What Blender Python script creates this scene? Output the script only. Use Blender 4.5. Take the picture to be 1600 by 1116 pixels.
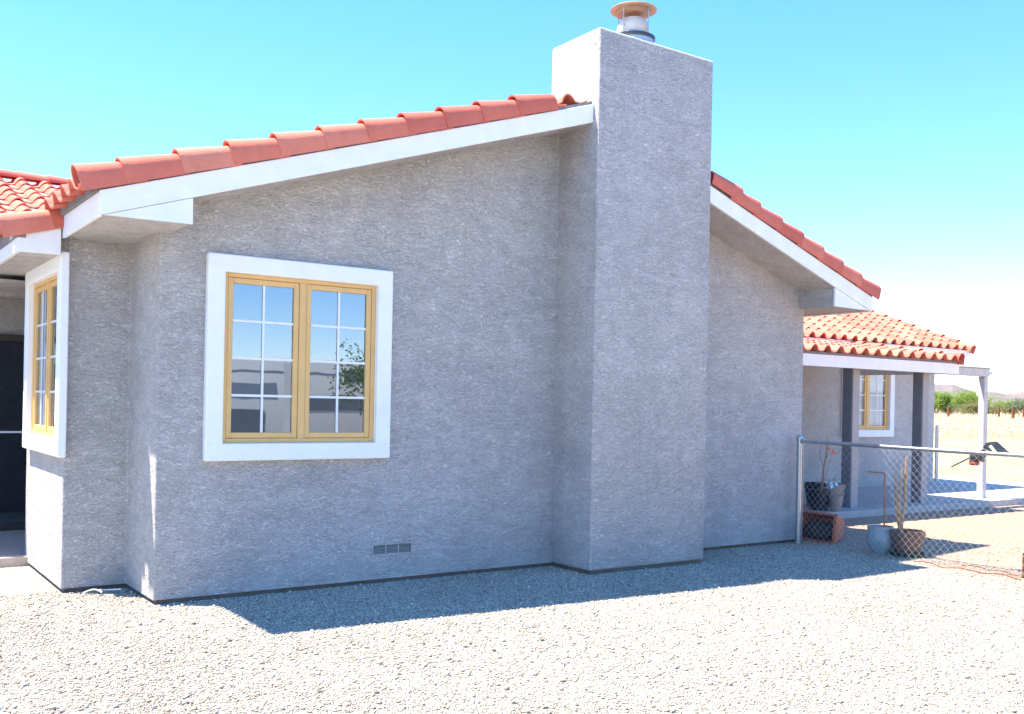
import bpy, bmesh, math, random
import numpy as np
from mathutils import Vector, Matrix
random.seed(7); np.random.seed(7)
for o in list(bpy.data.objects): bpy.data.objects.remove(o)
S = bpy.context.scene; COL = S.collection
R_ = math.radians
# ------------------------------------------------------------------ camera
yaw, pitch, roll = R_(-35.085), R_(-0.0165), R_(1.1309)
cy_, sy_, cp_, sp_ = math.cos(yaw), math.sin(yaw), math.cos(pitch), math.sin(pitch)
fw = Vector((-sy_*cp_, cy_*cp_, sp_)); rt = Vector((cy_, sy_, 0)); up = rt.cross(fw)
rt2 = rt*math.cos(roll)+up*math.sin(roll); up2 = -rt*math.sin(roll)+up*math.cos(roll)
CAM = Vector((-2.0526, -7.4498, 1.5))
cd = bpy.data.cameras.new('camera'); cam = bpy.data.objects.new('camera', cd); COL.objects.link(cam)
cam.matrix_world = Matrix(((rt2.x, up2.x, -fw.x, CAM.x), (rt2.y, up2.y, -fw.y, CAM.y), (rt2.z, up2.z, -fw.z, CAM.z), (0, 0, 0, 1)))
cd.sensor_width = 36; cd.lens = 1550.36/1600*36; cd.shift_y = 72.47/1600; cd.clip_start = .05; cd.clip_end = 30000
S.camera = cam
# ------------------------------------------------------------------ light
SUN = Vector((-.365, .265, 1)).normalized()
W = bpy.data.worlds.new('World'); S.world = W; W.use_nodes = True
wn, wl = W.node_tree.nodes, W.node_tree.links
for n in list(wn): wn.remove(n)
sky = wn.new('ShaderNodeTexSky'); sky.sky_type = 'NISHITA'; sky.sun_disc = False
sky.sun_elevation = math.asin(SUN.z); sky.sun_rotation = math.atan2(SUN.x, SUN.y)
sky.altitude = 1800; sky.air_density = 1.0; sky.dust_density = .05; sky.ozone_density = 1.6
bg = wn.new('ShaderNodeBackground'); bg.inputs[1].default_value = .15
wo = wn.new('ShaderNodeOutputWorld'); hs = wn.new('ShaderNodeHueSaturation'); hs.inputs['Saturation'].default_value = 1.6; hs.inputs['Hue'].default_value = .508
gm = wn.new('ShaderNodeGamma'); gm.inputs[1].default_value = .70
wl.new(sky.outputs[0], gm.inputs[0]); wl.new(gm.outputs[0], hs.inputs['Color']); wl.new(hs.outputs[0], bg.inputs[0]); wl.new(bg.outputs[0], wo.inputs[0])
sd = bpy.data.lights.new('sun', 'SUN'); sd.energy = 3.0; sd.angle = R_(.5); sd.color = (1, .915, .775)
sun = bpy.data.objects.new('sun', sd); COL.objects.link(sun)
sun.rotation_mode = 'QUATERNION'; sun.rotation_quaternion = SUN.to_track_quat('Z', 'Y')
S.view_settings.view_transform = 'Standard'; S.view_settings.look = 'None'
S.view_settings.exposure = 2.3; S.view_settings.gamma = 1; S.view_settings.use_curve_mapping = False
S.render.engine = 'CYCLES'
S.cycles.max_bounces = 8; S.cycles.diffuse_bounces = 4; S.cycles.transparent_max_bounces = 16

# ------------------------------------------------------------------ helpers
def tag(o, label=None, cat=None, group=None, kind=None):
    if label: o['label'] = label
    if cat: o['category'] = cat
    if group: o['group'] = group
    if kind: o['kind'] = kind
    return o
def empty(name, loc=(0, 0, 0), rz=0, **k):
    o = bpy.data.objects.new(name, None); COL.objects.link(o); o.location = loc; o.rotation_euler = (0, 0, rz)
    o.empty_display_size = .1
    return tag(o, **k)
class MB:
    def __init__(s): s.b = bmesh.new()
    def box(s, x0, x1, y0, y1, z0, z1):
        v = [s.b.verts.new(p) for p in ((x0,y0,z0),(x1,y0,z0),(x1,y1,z0),(x0,y1,z0),(x0,y0,z1),(x1,y0,z1),(x1,y1,z1),(x0,y1,z1))]
        for f in ((3,2,1,0),(4,5,6,7),(0,1,5,4),(1,2,6,5),(2,3,7,6),(3,0,4,7)): s.b.faces.new([v[i] for i in f])
        return s
    def prism(s, pts, a0, a1, axis='y'):   # pts 2-D polygon; extruded between a0 and a1 on axis
        def P(p, a):
            if axis == 'y': return (p[0], a, p[1])
            if axis == 'x': return (a, p[0], p[1])
            return (p[0], p[1], a)
        A = [s.b.verts.new(P(p, a0)) for p in pts]; B = [s.b.verts.new(P(p, a1)) for p in pts]
        n = len(pts)
        s.b.faces.new(A); s.b.faces.new(B[::-1])
        for i in range(n): s.b.faces.new((A[i], B[i], B[(i+1) % n], A[(i+1) % n]))
        return s
    def tube(s, pts, r, n=8, r2=None, cap=True):
        pts = [Vector(p) for p in pts]; rings = []; m = len(pts)
        ref = None
        for i, p in enumerate(pts):
            d = (pts[min(i+1, m-1)]-pts[max(i-1, 0)]).normalized()
            if ref is None: ref = Vector((0, 0, 1)) if abs(d.z) < .9 else Vector((1, 0, 0))
            a = (ref-d*ref.dot(d)); a = a.normalized() if a.length > 1e-4 else d.orthogonal().normalized()
            ref = a; b = d.cross(a)
            rr = r if r2 is None else r+(r2-r)*i/max(1, m-1)
            if callable(r): rr = r(i/max(1, m-1))
            rings.append([s.b.verts.new(p+(a*math.cos(t)+b*math.sin(t))*rr) for t in [2*math.pi*k/n for k in range(n)]])
        for i in range(m-1):
            for k in range(n): s.b.faces.new((rings[i][k], rings[i][(k+1) % n], rings[i+1][(k+1) % n], rings[i+1][k]))
        if cap: s.b.faces.new(rings[0][::-1]); s.b.faces.new(rings[-1])
        return s
    def lathe(s, prof, n=24, c=(0, 0, 0), sq=None):
        rings = []
        for r, z in prof:
            rings.append([s.b.verts.new((c[0]+r*math.cos(2*math.pi*k/n), c[1]+r*math.sin(2*math.pi*k/n), c[2]+z)) for k in range(n)])
        for i in range(len(prof)-1):
            for k in range(n): s.b.faces.new((rings[i][k], rings[i][(k+1) % n], rings[i+1][(k+1) % n], rings[i+1][k]))
        for rg, rev in ((rings[0], True), (rings[-1], False)):
            s.b.faces.new(rg[::-1] if rev else rg)
        return s
    def bevel(s, w, seg=2, sel=None):
        es = [e for e in s.b.edges if (sel is None or sel(e))]
        bmesh.ops.bevel(s.b, geom=es, offset=w, segments=seg, profile=.5, affect='EDGES', clamp_overlap=True); return s
    def build(s, name, mat, parent=None, smooth=False, recalc=True, **k):
        if recalc: bmesh.ops.recalc_face_normals(s.b, faces=s.b.faces)
        me = bpy.data.meshes.new(name); s.b.to_mesh(me); s.b.free()
        if smooth:
            for p in me.polygons: p.use_smooth = True
            try: me.set_sharp_from_angle(angle=R_(40))
            except Exception: pass
        me.materials.append(mat)
        o = bpy.data.objects.new(name, me); COL.objects.link(o)
        if parent: o.parent = parent
        return tag(o, **k)
def inst(o, mesh_name, loc, rot, parent, scale=None):
    c = o.copy(); COL.objects.link(c); c.parent = parent; c.location = loc; c.rotation_euler = rot
    if scale: c.scale = scale
    return c
def copy_tree(o, parent=None):
    c = o.copy(); COL.objects.link(c); c.parent = parent
    for ch in [q for q in list(bpy.data.objects) if q.parent == o]: copy_tree(ch, c)
    return c

# ------------------------------------------------------------------ materials
class Mt:
    def __init__(s, name, base=(.5,.5,.5), rough=.8, metal=0, spec=.5):
        s.m = bpy.data.materials.new(name); s.m.use_nodes = True; s.nt = s.m.node_tree
        s.p = s.nt.nodes['Principled BSDF']; s.out = s.nt.nodes['Material Output']
        s.p.inputs['Base Color'].default_value = (*base, 1); s.p.inputs['Roughness'].default_value = rough
        s.p.inputs['Metallic'].default_value = metal; s.p.inputs['Specular IOR Level'].default_value = spec
    def n(s, t, **k):
        q = s.nt.nodes.new(t)
        for a, b in k.items():
            if a in q.inputs.keys(): q.inputs[a].default_value = b
            else: setattr(q, a, b)
        return q
    def l(s, a, b): s.nt.links.new(a, b)
    def coord(s, scale=(1,1,1), kind='Object'):
        t = s.n('ShaderNodeTexCoord'); m = s.n('ShaderNodeMapping'); m.inputs['Scale'].default_value = scale
        s.l(t.outputs[kind], m.inputs[0]); return m.outputs[0]
    def world(s, scale=(1,1,1)):
        t = s.n('ShaderNodeNewGeometry'); m = s.n('ShaderNodeMapping'); m.inputs['Scale'].default_value = scale
        s.l(t.outputs['Position'], m.inputs[0]); return m.outputs[0]
    def noise(s, co, scale, detail=4, rough=.55, dist=0):
        q = s.n('ShaderNodeTexNoise'); q.inputs['Scale'].default_value = scale; q.inputs['Detail'].default_value = detail
        q.inputs['Roughness'].default_value = rough; q.inputs['Distortion'].default_value = dist
        s.l(co, q.inputs['Vector']); return q.outputs['Fac']
    def ramp(s, fac, stops):
        q = s.n('ShaderNodeValToRGB'); e = q.color_ramp.elements
        while len(e) < len(stops): e.new(.5)
        for i, (p, c) in enumerate(stops):
            e[i].position = p; e[i].color = (*c, 1) if len(c) == 3 else c
        s.l(fac, q.inputs[0]); return q.outputs[0]
    def mix(s, f, a, b, mode='MIX'):
        q = s.n('ShaderNodeMix'); q.data_type = 'RGBA'; q.blend_type = mode
        for i, v in ((0, f), (6, a), (7, b)):
            if hasattr(v, 'node'): s.l(v, q.inputs[i])
            else: q.inputs[i].default_value = v if i == 0 else (*v, 1)
        return q.outputs[2]
    def math(s, op, a, b=0.):
        q = s.n('ShaderNodeMath'); q.operation = op
        for i, v in enumerate((a, b)):
            if hasattr(v, 'node'): s.l(v, q.inputs[i])
            else: q.inputs[i].default_value = v
        return q.outputs[0]
    def bump(s, h, dist=.01, strength=1., prev=None):
        q = s.n('ShaderNodeBump'); q.inputs['Distance'].default_value = dist; q.inputs['Strength'].default_value = strength
        s.l(h, q.inputs['Height'])
        if prev: s.l(prev, q.inputs['Normal'])
        s.l(q.outputs[0], s.p.inputs['Normal']); return q.outputs[0]
    def color(s, c): s.l(c, s.p.inputs['Base Color'])

def g(v): return (v, v, v)
def stucco_mat(name, base, relief=1.):
    m = Mt(name, base, .92, spec=.2)
    w = m.world((1, 1, 1.9)); wf = m.world()
    big = m.noise(w, 9, 3, .5, 1.2)
    plate = m.ramp(big, [(.40, g(0)), (.47, g(.9)), (.62, g(1)), (.66, g(.55))])   # troweled plates with torn edges
    ridg = m.noise(m.world((1, 1, 2.4)), 26, 5, .62, 1.8)
    r2 = m.ramp(ridg, [(.38, g(0)), (.5, g(.75)), (.56, g(1))])
    fine = m.noise(wf, 160, 3, .6)
    h = m.math('ADD', m.math('MULTIPLY', plate, .5), m.math('ADD', m.math('MULTIPLY', r2, .8), m.math('MULTIPLY', fine, .22)))
    m.bump(h, .009*relief, .85)
    patch = m.noise(wf, .9, 4, .6)
    tone = m.ramp(patch, [(.3, tuple(b*.90 for b in base)), (.7, tuple(b*1.09 for b in base))])
    pits = m.ramp(m.noise(m.world((1, 1, 1.9)), 15, 7, .72, 1.6), [(.35, g(.70)), (.43, g(.94)), (.53, g(1.02)), (.64, g(1.11))])
    ct = m.noise(m.world((1, 1, 2.3)), 11, 6, .66, 2.2); edge = m.ramp(ct, [(.465, g(1.04)), (.49, g(.66)), (.50, g(.66)), (.53, g(1.0))])
    pits = m.mix(m.ramp(m.noise(wf, 3.1, 3, .5), [(.35, g(.15)), (.6, g(.85))]), pits, m.mix(1., pits, edge, 'MULTIPLY'))
    blot = m.ramp(m.noise(m.world((1, 1, 2.2)), 3.6, 4, .6, .8), [(.36, g(.91)), (.5, g(1.)), (.64, g(1.10))]); pits = m.mix(1., pits, blot, 'MULTIPLY')
    streak = m.ramp(m.noise(m.world((5, 5, .35)), 1.6, 4, .6), [(.38, g(.965)), (.6, g(1.))])
    m.color(m.mix(1., m.mix(.75, tone, pits, 'MULTIPLY'), streak, 'MULTIPLY'))
    return m.m
STUCCO = stucco_mat('stucco', (.58, .545, .525))
def simple(name, base, rough=.6, metal=0, spec=.4, var=.08, nscale=6, bump=0., bscale=60):
    m = Mt(name, base, rough, metal, spec); w = m.world()
    f = m.noise(w, nscale, 5, .6)
    m.color(m.ramp(f, [(.3, tuple(b*(1-var) for b in base)), (.7, tuple(min(1, b*(1+var)) for b in base))]))
    if bump: m.bump(m.noise(w, bscale, 4, .6), bump)
    return m.m
WHITE = simple('white_painted_board', (.85, .85, .86), .5, var=.05, bump=.0012, bscale=14)
TRIM = simple('white_stucco_trim', (.87, .87, .87), .8, var=.03, bump=.003, bscale=45)
TAN = simple('golden_tan_frame', (.74, .46, .18), .45, var=.06)
MUNTIN = simple('white_grille', (.8, .8, .8), .4, var=.02)
FOUND = simple('bare_concrete', (.16, .13, .11), .9, var=.25, nscale=9, bump=.004, bscale=70)
CONC = simple('pale_slab_concrete', (.42, .41, .395), .85, var=.1, nscale=3, bump=.002, bscale=90)
CONCL = simple('buff_patio_concrete', (.5, .4, .34), .85, var=.1, nscale=3, bump=.002, bscale=90)
GALV = simple('galvanised_steel', (.46, .48, .50), .38, .85, var=.15, nscale=20)
WIRE = simple('galvanised_wire', (.42, .42, .41), .5, .5, var=.15, nscale=20)
FELT = simple('grey_underlay_strip', (.22, .21, .21), .9, var=.2, nscale=25, bump=.004)
SHADEP = simple('shaded_post_grey', (.19, .205, .235), .7, var=.1, bump=.002, bscale=50)  # post grey darkened in the colour to stand for its shaded side
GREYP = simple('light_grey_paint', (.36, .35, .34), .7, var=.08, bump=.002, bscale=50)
WEATHER = simple('weathered_white_wood', (.55, .53, .50), .75, var=.14, nscale=14, bump=.003, bscale=40)
RUST = simple('rusted_iron', (.22, .075, .03), .9, var=.35, nscale=40, bump=.002)
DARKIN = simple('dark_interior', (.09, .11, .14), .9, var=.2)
CURTAIN = simple('white_sheer_curtain', (.88, .87, .84), .8, var=.04)
def tile_mat():
    m = Mt('terracotta_tile', (.6, .2, .15), .72, spec=.3)
    oi = m.n('ShaderNodeObjectInfo'); w = m.world()
    c1 = m.ramp(oi.outputs['Random'], [(0, (.56, .10, .06)), (.35, (.65, .14, .085)), (.75, (.70, .17, .10)), (1, (.75, .23, .145))])
    f = m.noise(w, 7, 5, .65)
    c2 = m.mix(1., c1, m.ramp(f, [(.3, (.88, .86, .85)), (.65, (1.06, 1.08, 1.08))]), 'MULTIPLY')
    sp = m.ramp(m.noise(w, 55, 3, .6), [(.27, (.4, .36, .36)), (.35, g(1.))])
    dust = m.mix(m.math('MULTIPLY', m.noise(w, 2.4, 5, .7), .18), m.mix(1., c2, sp, 'MULTIPLY'), (.68, .46, .38))
    m.color(dust); m.bump(m.noise(w, 90, 4, .6), .0025); return m.m
TILE = tile_mat()
def glass_mat(name, tint, refl):
    m = Mt(name); nt = m.nt; nt.nodes.remove(m.p)
    t = m.n('ShaderNodeBsdfTransparent'); t.inputs[0].default_value = (*tint, 1)
    gl = m.n('ShaderNodeBsdfGlossy'); gl.inputs['Color'].default_value = (.72, .84, 1., 1); gl.inputs['Roughness'].default_value = .012
    bp = m.n('ShaderNodeBump'); bp.inputs['Distance'].default_value = .0016; bp.inputs['Strength'].default_value = .5
    m.l(m.noise(m.world(), 2.1, 2, .4), bp.inputs['Height']); m.l(bp.outputs[0], gl.inputs['Normal'])
    fr = m.n('ShaderNodeFresnel'); fr.inputs[0].default_value = 1.5
    geo = m.n('ShaderNodeNewGeometry')
    f = m.math('MULTIPLY', m.math('ADD', fr.outputs[0], refl), m.math('SUBTRACT', 1., geo.outputs['Backfacing']))
    mx = m.n('ShaderNodeMixShader'); m.l(f, mx.inputs[0]); m.l(t.outputs[0], mx.inputs[1]); m.l(gl.outputs[0], mx.inputs[2])
    m.l(mx.outputs[0], m.out.inputs[0]); return m.m
GLASS = glass_mat('coated_window_glass', (.4, .47, .55), .29)
GLASSF = glass_mat('clear_window_glass', (.95, .96, .97), .02)

# ------------------------------------------------------------------ ground
def hz(x, y):
    d = math.hypot(x-CAM.x, y-CAM.y)
    h = -.035
    if d > 30: h += min((d-30)*.0102, 1.1)+max(0, d-140)*.004
    h += .05*math.sin(x*.23+1.1)*math.sin(y*.19+.4)*min(1, max(0, d-14)/20)
    return h
GZ = -.035
def gravel_ground():
    m = Mt('gravel_and_dirt', (.4, .38, .33), .95, spec=.15)
    w = m.world()
    vor = m.n('ShaderNodeTexVoronoi'); vor.inputs['Scale'].default_value = 62; m.l(w, vor.inputs['Vector'])
    sepc = m.n('ShaderNodeSeparateColor'); m.l(vor.outputs['Color'], sepc.inputs[0])
    stone = m.ramp(sepc.outputs[0], [(0, (.30, .26, .21)), (.25, (.42, .385, .325)), (.55, (.49, .465, .42)), (.8, (.56, .545, .51)), (1, (.40, .30, .23))])
    gapd = m.ramp(vor.outputs['Distance'], [(.35, g(1)), (.75, g(.5))])
    stone = m.mix(1., stone, gapd, 'MULTIPLY')
    red = m.mix(.6, stone, (.46, .24, .13))
    sand = m.ramp(m.noise(w, .35, 6, .6), [(.3, (.38, .27, .15)), (.7, (.47, .36, .22))])
    sp = m.n('ShaderNodeSeparateXYZ'); m.l(w, sp.inputs[0])
    wob = m.math('MULTIPLY', m.math('SUBTRACT', m.noise(w, 1.1, 4, .6), .5), 2.2)
    xx = m.math('ADD', sp.outputs[0], wob)
    mr = m.n('ShaderNodeMapRange'); m.l(xx, mr.inputs[0]); mr.inputs[1].default_value = 6.5; mr.inputs[2].default_value = 7.6
    c = m.mix(mr.outputs[0], stone, red)
    mr2 = m.n('ShaderNodeMapRange'); m.l(xx, mr2.inputs[0]); mr2.inputs[1].default_value = 14.5; mr2.inputs[2].default_value = 19
    c = m.mix(mr2.outputs[0], c, sand)
    patch = m.ramp(m.noise(w, .8, 4, .6), [(.3, g(.9)), (.7, g(1.05))])
    m.color(m.mix(1., c, patch, 'MULTIPLY'))
    inv = m.math('SUBTRACT', 1., vor.outputs['Distance'])
    b = m.bump(inv, .009, .9); m.bump(m.noise(w, 140, 3, .7), .004, .7, b)
    return m.m
GR = gravel_ground()
def build_ground():
    xs = sorted(set([-6000, -2500, -1000, -400, -150, -60]+[-30+i*1.5 for i in range(54)]+[55, 65, 80, 95, 115, 140, 170, 210, 260, 330, 420, 560, 800, 1200, 2000, 3500, 6000]))
    ys = sorted(set([-6000, -2500, -1000, -400, -150, -60]+[-30+i*1.5 for i in range(54)]+[55, 65, 80, 95, 115, 140, 170, 210, 260, 330, 420, 560, 800, 1200, 2000, 3500, 6000]))
    vs = [(x, y, hz(x, y) if math.hypot(x, y) < 400 else min(hz(x, y), 6)) for y in ys for x in xs]; n = len(xs)
    fs = [(j*n+i, j*n+i+1, (j+1)*n+i+1, (j+1)*n+i) for j in range(len(ys)-1) for i in range(n-1)]
    me = bpy.data.meshes.new('ground'); me.from_pydata(vs, [], fs); me.materials.append(GR)
    for p in me.polygons: p.use_smooth = True
    o = bpy.data.objects.new('ground', me); COL.objects.link(o); tag(o, kind='structure'); return o
build_ground()

# ------------------------------------------------------------------ house
house = empty('stucco_house', (0, 0, 0), label='grey stucco house with red clay tile roof and square chimney', cat='house')
LX, RX, PX, PZ = -.535, 7.845, 3.655, 4.05
def Lz(x): return 2.69+(PZ-2.69)/(PX-LX)*(x-LX)
def Rz(x): return 2.63+(PZ-2.63)/(RX-PX)*(RX-x)
def body(pts, planes, niches=(), z0=0., z1=5.2, name='wall', bev=.018, parent=house):
    m = MB(); m.prism(pts, z0, z1, 'z')
    bmesh.ops.recalc_face_normals(m.b, faces=m.b.faces)
    m.bevel(bev, 3, lambda e: abs(e.verts[0].co.z-e.verts[1].co.z) > 1)
    for co, no in planes:
        gg = m.b.verts[:]+m.b.edges[:]+m.b.faces[:]
        r = bmesh.ops.bisect_plane(m.b, geom=gg, plane_co=co, plane_no=no, clear_outer=True)
        ed = [e for e in r['geom_cut'] if isinstance(e, bmesh.types.BMEdge)]
        bmesh.ops.holes_fill(m.b, edges=[e for e in m.b.edges if e.is_boundary], sides=0)
    o = m.build(name, STUCCO, parent, smooth=True)
    if niches:
        c = MB()
        for b in niches: c.box(*b)
        co = c.build('cut', STUCCO)
        md = o.modifiers.new('b', 'BOOLEAN'); md.object = co; md.operation = 'DIFFERENCE'; md.solver = 'EXACT'
        dg = bpy.context.evaluated_depsgraph_get(); me = bpy.data.meshes.new_from_object(o.evaluated_get(dg))
        o.modifiers.clear(); o.data = me
        try: me.set_sharp_from_angle(angle=R_(40))
        except Exception: pass
        bpy.data.objects.remove(co)
    f = MB(); cx = sum(p[0] for p in pts)/len(pts); cyy = sum(p[1] for p in pts)/len(pts)
    return o
nl = Vector((-(PZ-2.69), 0, PX-LX)).normalized(); nr = Vector((PZ-2.63, 0, RX-PX)).normalized()
roofcut = [((LX, 0, 2.69+.06), nl), ((RX, 0, 2.63+.06), nr)]
A_pts = [(0, 0), (7.285, 0), (7.285, 9.5), (1, 9.5), (1, 2.42), (-.48, 2.42), (-.48, .79), (0, .79)]
WX0, WX1, WZ0, WZ1 = .475, 1.765, 1.152, 2.452
body(A_pts, roofcut, [(WX0, WX1, -.1, .45, WZ0, WZ1), (-.6, -.1, .83, 2.14, WZ0, WZ1), (1.79, 2.15, -.1, .05, .205, .285)])
# foundation, recessed below the stucco edge
f = MB(); f.prism([(.025, .025), (7.26, .025), (7.26, 9.4), (1.03, 9.4), (1.03, 2.39), (-.455, 2.39), (-.455, .815), (.025, .815)], -.5, .01, 'z'); f.build('foundation', FOUND, house)
# chimney
m = MB(); m.prism([(3.67, -.57), (5.124, -.57), (5.124, .15), (3.67, .15)], 0, 4.895, 'z'); m.bevel(.02, 3)
ch = m.build('chimney', STUCCO, house, smooth=True)
m = MB(); m.box(3.70, 5.10, -.545, .12, -.5, .01); m.build('foundation', FOUND, house)
m = MB(); m.box(3.677, 5.117, -.563, .143, 4.89, 4.901); m.bevel(.005, 1); m.build('chimney_top', TRIM, ch)
# chimney flue and cap
fx, fy = 4.39, -.2
BUFFM = simple('pale_buff_metal', (.62, .55, .48), .55, .1, var=.12, nscale=9)
CAPM = simple('rusty_tan_cap', (.31, .19, .12), .7, .1, var=.2, nscale=12)
BLK = simple('dark_band', (.05, .055, .07), .5, .3)
fl = MB().lathe([(.155, 4.90), (.155, 4.97), (.20, 4.99), (.20, 5.03), (.165, 5.05), (.16, 5.09)], 32, (fx, fy, 0)).build('flue_collar', GALV, ch, smooth=True)
MB().lathe([(.205, 5.028), (.215, 5.035), (.215, 5.06), (.19, 5.065)], 32, (fx, fy, 0)).build('collar_band', BLK, ch, smooth=True)
MB().lathe([(.135, 5.06), (.15, 5.08), (.16, 5.13), (.155, 5.18), (.125, 5.23), (.12, 5.235)], 32, (fx, fy, 0)).build('flue_pot', BUFFM, ch, smooth=True)
MB().lathe([(.222, 5.325), (.227, 5.33), (.222, 5.338), (.12, 5.375), (.02, 5.39)], 40, (fx, fy, 0)).build('flue_cap', CAPM, ch, smooth=True)
MB().lathe([(.165, 5.295), (.17, 5.295), (.17, 5.328), (.165, 5.328)], 40, (fx, fy, 0)).build('flue_cap_ring', CAPM, ch, smooth=True)
for k in range(4):
    a = R_(15+90*k); x, y = fx+.172*math.cos(a), fy+.172*math.sin(a)
    MB().tube([(x, y, 5.03), (x, y, 5.33)], .006, 6).build('cap_strut', GALV, ch)

# roof slabs (underside is the stuccoed soffit)
TH = .15
m = MB(); m.prism([(-.515, Lz(-.515)), (PX, PZ), (PX, PZ+TH), (-.515, Lz(-.515)+TH)], -.472, 9.6, 'y')
roof = m.build('roof', STUCCO, house)
m = MB(); m.prism([(PX, PZ), (7.82, Rz(7.82)), (7.82, Rz(7.82)+TH), (PX, PZ+TH)], -.472, 9.6, 'y'); m.build('roof', STUCCO, house)
m = MB(); m.prism([(-.82, Lz(-.82)), (-.513, Lz(-.513)), (-.513, Lz(-.513)+TH-.004), (-.82, Lz(-.82)+TH-.004)], .702, 9.6, 'y'); m.build('roof', STUCCO, house)
# boxed soffits
m = MB(); m.prism([(-.513, 2.702), (.07, 2.702), (.07, Lz(.07)+.02), (-.513, Lz(-.513)+.02)], -.470, .795, 'y'); m.build('soffit', STUCCO, house)
m = MB(); m.prism([(-.817, 2.565), (-.54, 2.565), (-.54, 2.74), (-.817, Lz(-.817)+.02)], .704, 9.5, 'y'); m.build('soffit', STUCCO, house)
m = MB(); m.box(-.538, -.40, .80, 9.4, 2.565, 2.74); m.build('soffit', STUCCO, house)
m = MB(); m.prism([(7.195, 2.645), (7.818, 2.645), (7.818, Rz(7.818)+.02), (7.195, Rz(7.195)+.02)], -.470, 9.5, 'y'); m.build('soffit', STUCCO, house)
# fascia boards
def board_y(pts, y0, y1, name='fascia_board', mat=WHITE, parent=house):
    m = MB(); m.prism(pts, y0, y1, 'y'); m.bevel(.003, 1); return m.build(name, mat, parent)
FH = .165
def rake(xa, xb, fz, y0, y1, off=0, h=FH): return board_y([(xa, fz(xa)+off), (xb, fz(xb)+off), (xb, fz(xb)+off+h), (xa, fz(xa)+off+h)], y0, y1)
rake(-.535, 3.667, Lz, -.502, -.474)
rake(5.127, 7.85, Rz, -.502, -.474)
board_y([(-.50, 2.698), (.085, 2.704), (.083, Lz(.083)-.004), (-.50, Lz(-.50)-.004)], -.492, -.468, 'return_panel')
board_y([(7.80, 2.64), (7.80, Rz(7.8)-.004), (7.185, Rz(7.185)-.004), (7.187, 2.645)], -.492, -.468, 'return_panel')
board_y([(-.848, 2.552), (-.548, 2.556), (-.548, Lz(-.548)+.11), (-.848, Lz(-.848)+.075)], .668, .70)
m = MB(); m.box(-.537, -.512, -.474, .70, 2.685, 2.85); m.bevel(.003, 1); m.build('fascia_board', WHITE, house)
m = MB(); m.box(-.848, -.82, .702, 9.5, 2.552, 2.66); m.bevel(.003, 1); m.build('fascia_board', WHITE, house)
m = MB(); m.box(7.822, 7.85, -.474, 9.5, 2.625, 2.79); m.bevel(.003, 1); m.build('fascia_board', WHITE, house)
# grey underlay strips under the tiles
m = MB(); m.prism([(-.56, Lz(-.56)+FH-.005), (3.66, Lz(3.66)+FH-.005), (3.66, Lz(3.66)+FH+.03), (-.56, Lz(-.56)+FH+.03)], -.485, -.40, 'y'); m.build('underlay', FELT, house)
m = MB(); m.prism([(5.128, Rz(5.128)+FH-.005), (7.87, Rz(7.87)+FH-.005), (7.87, Rz(7.87)+FH+.03), (5.128, Rz(5.128)+FH+.03)], -.485, -.40, 'y'); m.build('underlay', FELT, house)
m = MB(); m.box(-.565, -.50, -.40, .70, 2.845, 2.905); m.build('underlay', FELT, house)
m = MB(); m.box(-.865, -.79, .66, 9.5, 2.655, 2.74); m.build('underlay', FELT, house)

# ---- tiles
def strip_mesh(secA, secB, th):
    """shell between two end profiles (lists of 3-D pts), thickness th offset along local normal (approx in profile plane)"""
    b = bmesh.new()
    def off(sec):
        out = []
        for i, p in enumerate(sec):
            a = Vector(sec[max(0, i-1)]); c = Vector(sec[min(len(sec)-1, i+1)]); d = (c-a).normalized()
            ax = (Vector(secB[0])-Vector(secA[0])).normalized(); nn = d.cross(ax).normalized()
            out.append(Vector(p)+nn*th)
        return out
    A = [b.verts.new(p) for p in secA]; B = [b.verts.new(p) for p in secB]
    A2 = [b.verts.new(p) for p in off(secA)]; B2 = [b.verts.new(p) for p in off(secB)]
    n = len(A)
    for i in range(n-1):
        b.faces.new((A[i], A[i+1], B[i+1], B[i])); b.faces.new((A2[i+1], A2[i], B2[i], B2[i+1]))
        b.faces.new((A[i], A2[i], A2[i+1], A[i+1])); b.faces.new((B[i+1], B2[i+1], B2[i], B[i]))
    b.faces.new((A[0], B[0], B2[0], A2[0])); b.faces.new((A[-1], A2[-1], B2[-1], B[-1]))
    bmesh.ops.recalc_face_normals(b, faces=b.faces)
    return b
def to_obj(b, name, mat, parent=None):
    me = bpy.data.meshes.new(name); b.to_mesh(me); b.free()
    for p in me.polygons: p.use_smooth = True
    try: me.set_sharp_from_angle(angle=R_(38))
    except Exception: pass
    me.materials.append(mat); o = bpy.data.objects.new(name, me); COL.objects.link(o)
    if parent: o.parent = parent
    return o
TW, TL, TE = .285, .42, .345     # field tile width, length, exposure
def s_profile(sc=1., y=0, dz=0):
    pts = []
    for k in range(9):
        t = k/8; pts.append((.165*t*1.0, y, dz+.072*sc*math.sin(math.pi*t)**.8))
    for k in range(1, 6):
        t = k/5; pts.append((.165+.135*t, y, dz-.018*math.sin(math.pi*t)+.002*t))
    return pts
def field_tile_bm():
    b = strip_mesh(s_profile(1, 0, .026), s_profile(.93, TL, 0.), -.014)
    return b
ft = to_obj(field_tile_bm(), 'roof_tile', TILE)   # prototype, used as first tile
FT_ME = ft.data; bpy.data.objects.remove(ft)
def rake_profile(x, s=1., mir=1):
    pts = [(x, -.035*s, -.02), (x, -.035*s, .035), (x, -.033*s, .085*s)]
    for k in range(1, 9):
        a = math.pi*(1-k/8); pts.append((x, .05+.083*s*math.cos(a), .085*s+.078*s*math.sin(a)))
    pts.append((x, (.05+.083)*s, .03))
    return pts
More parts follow.
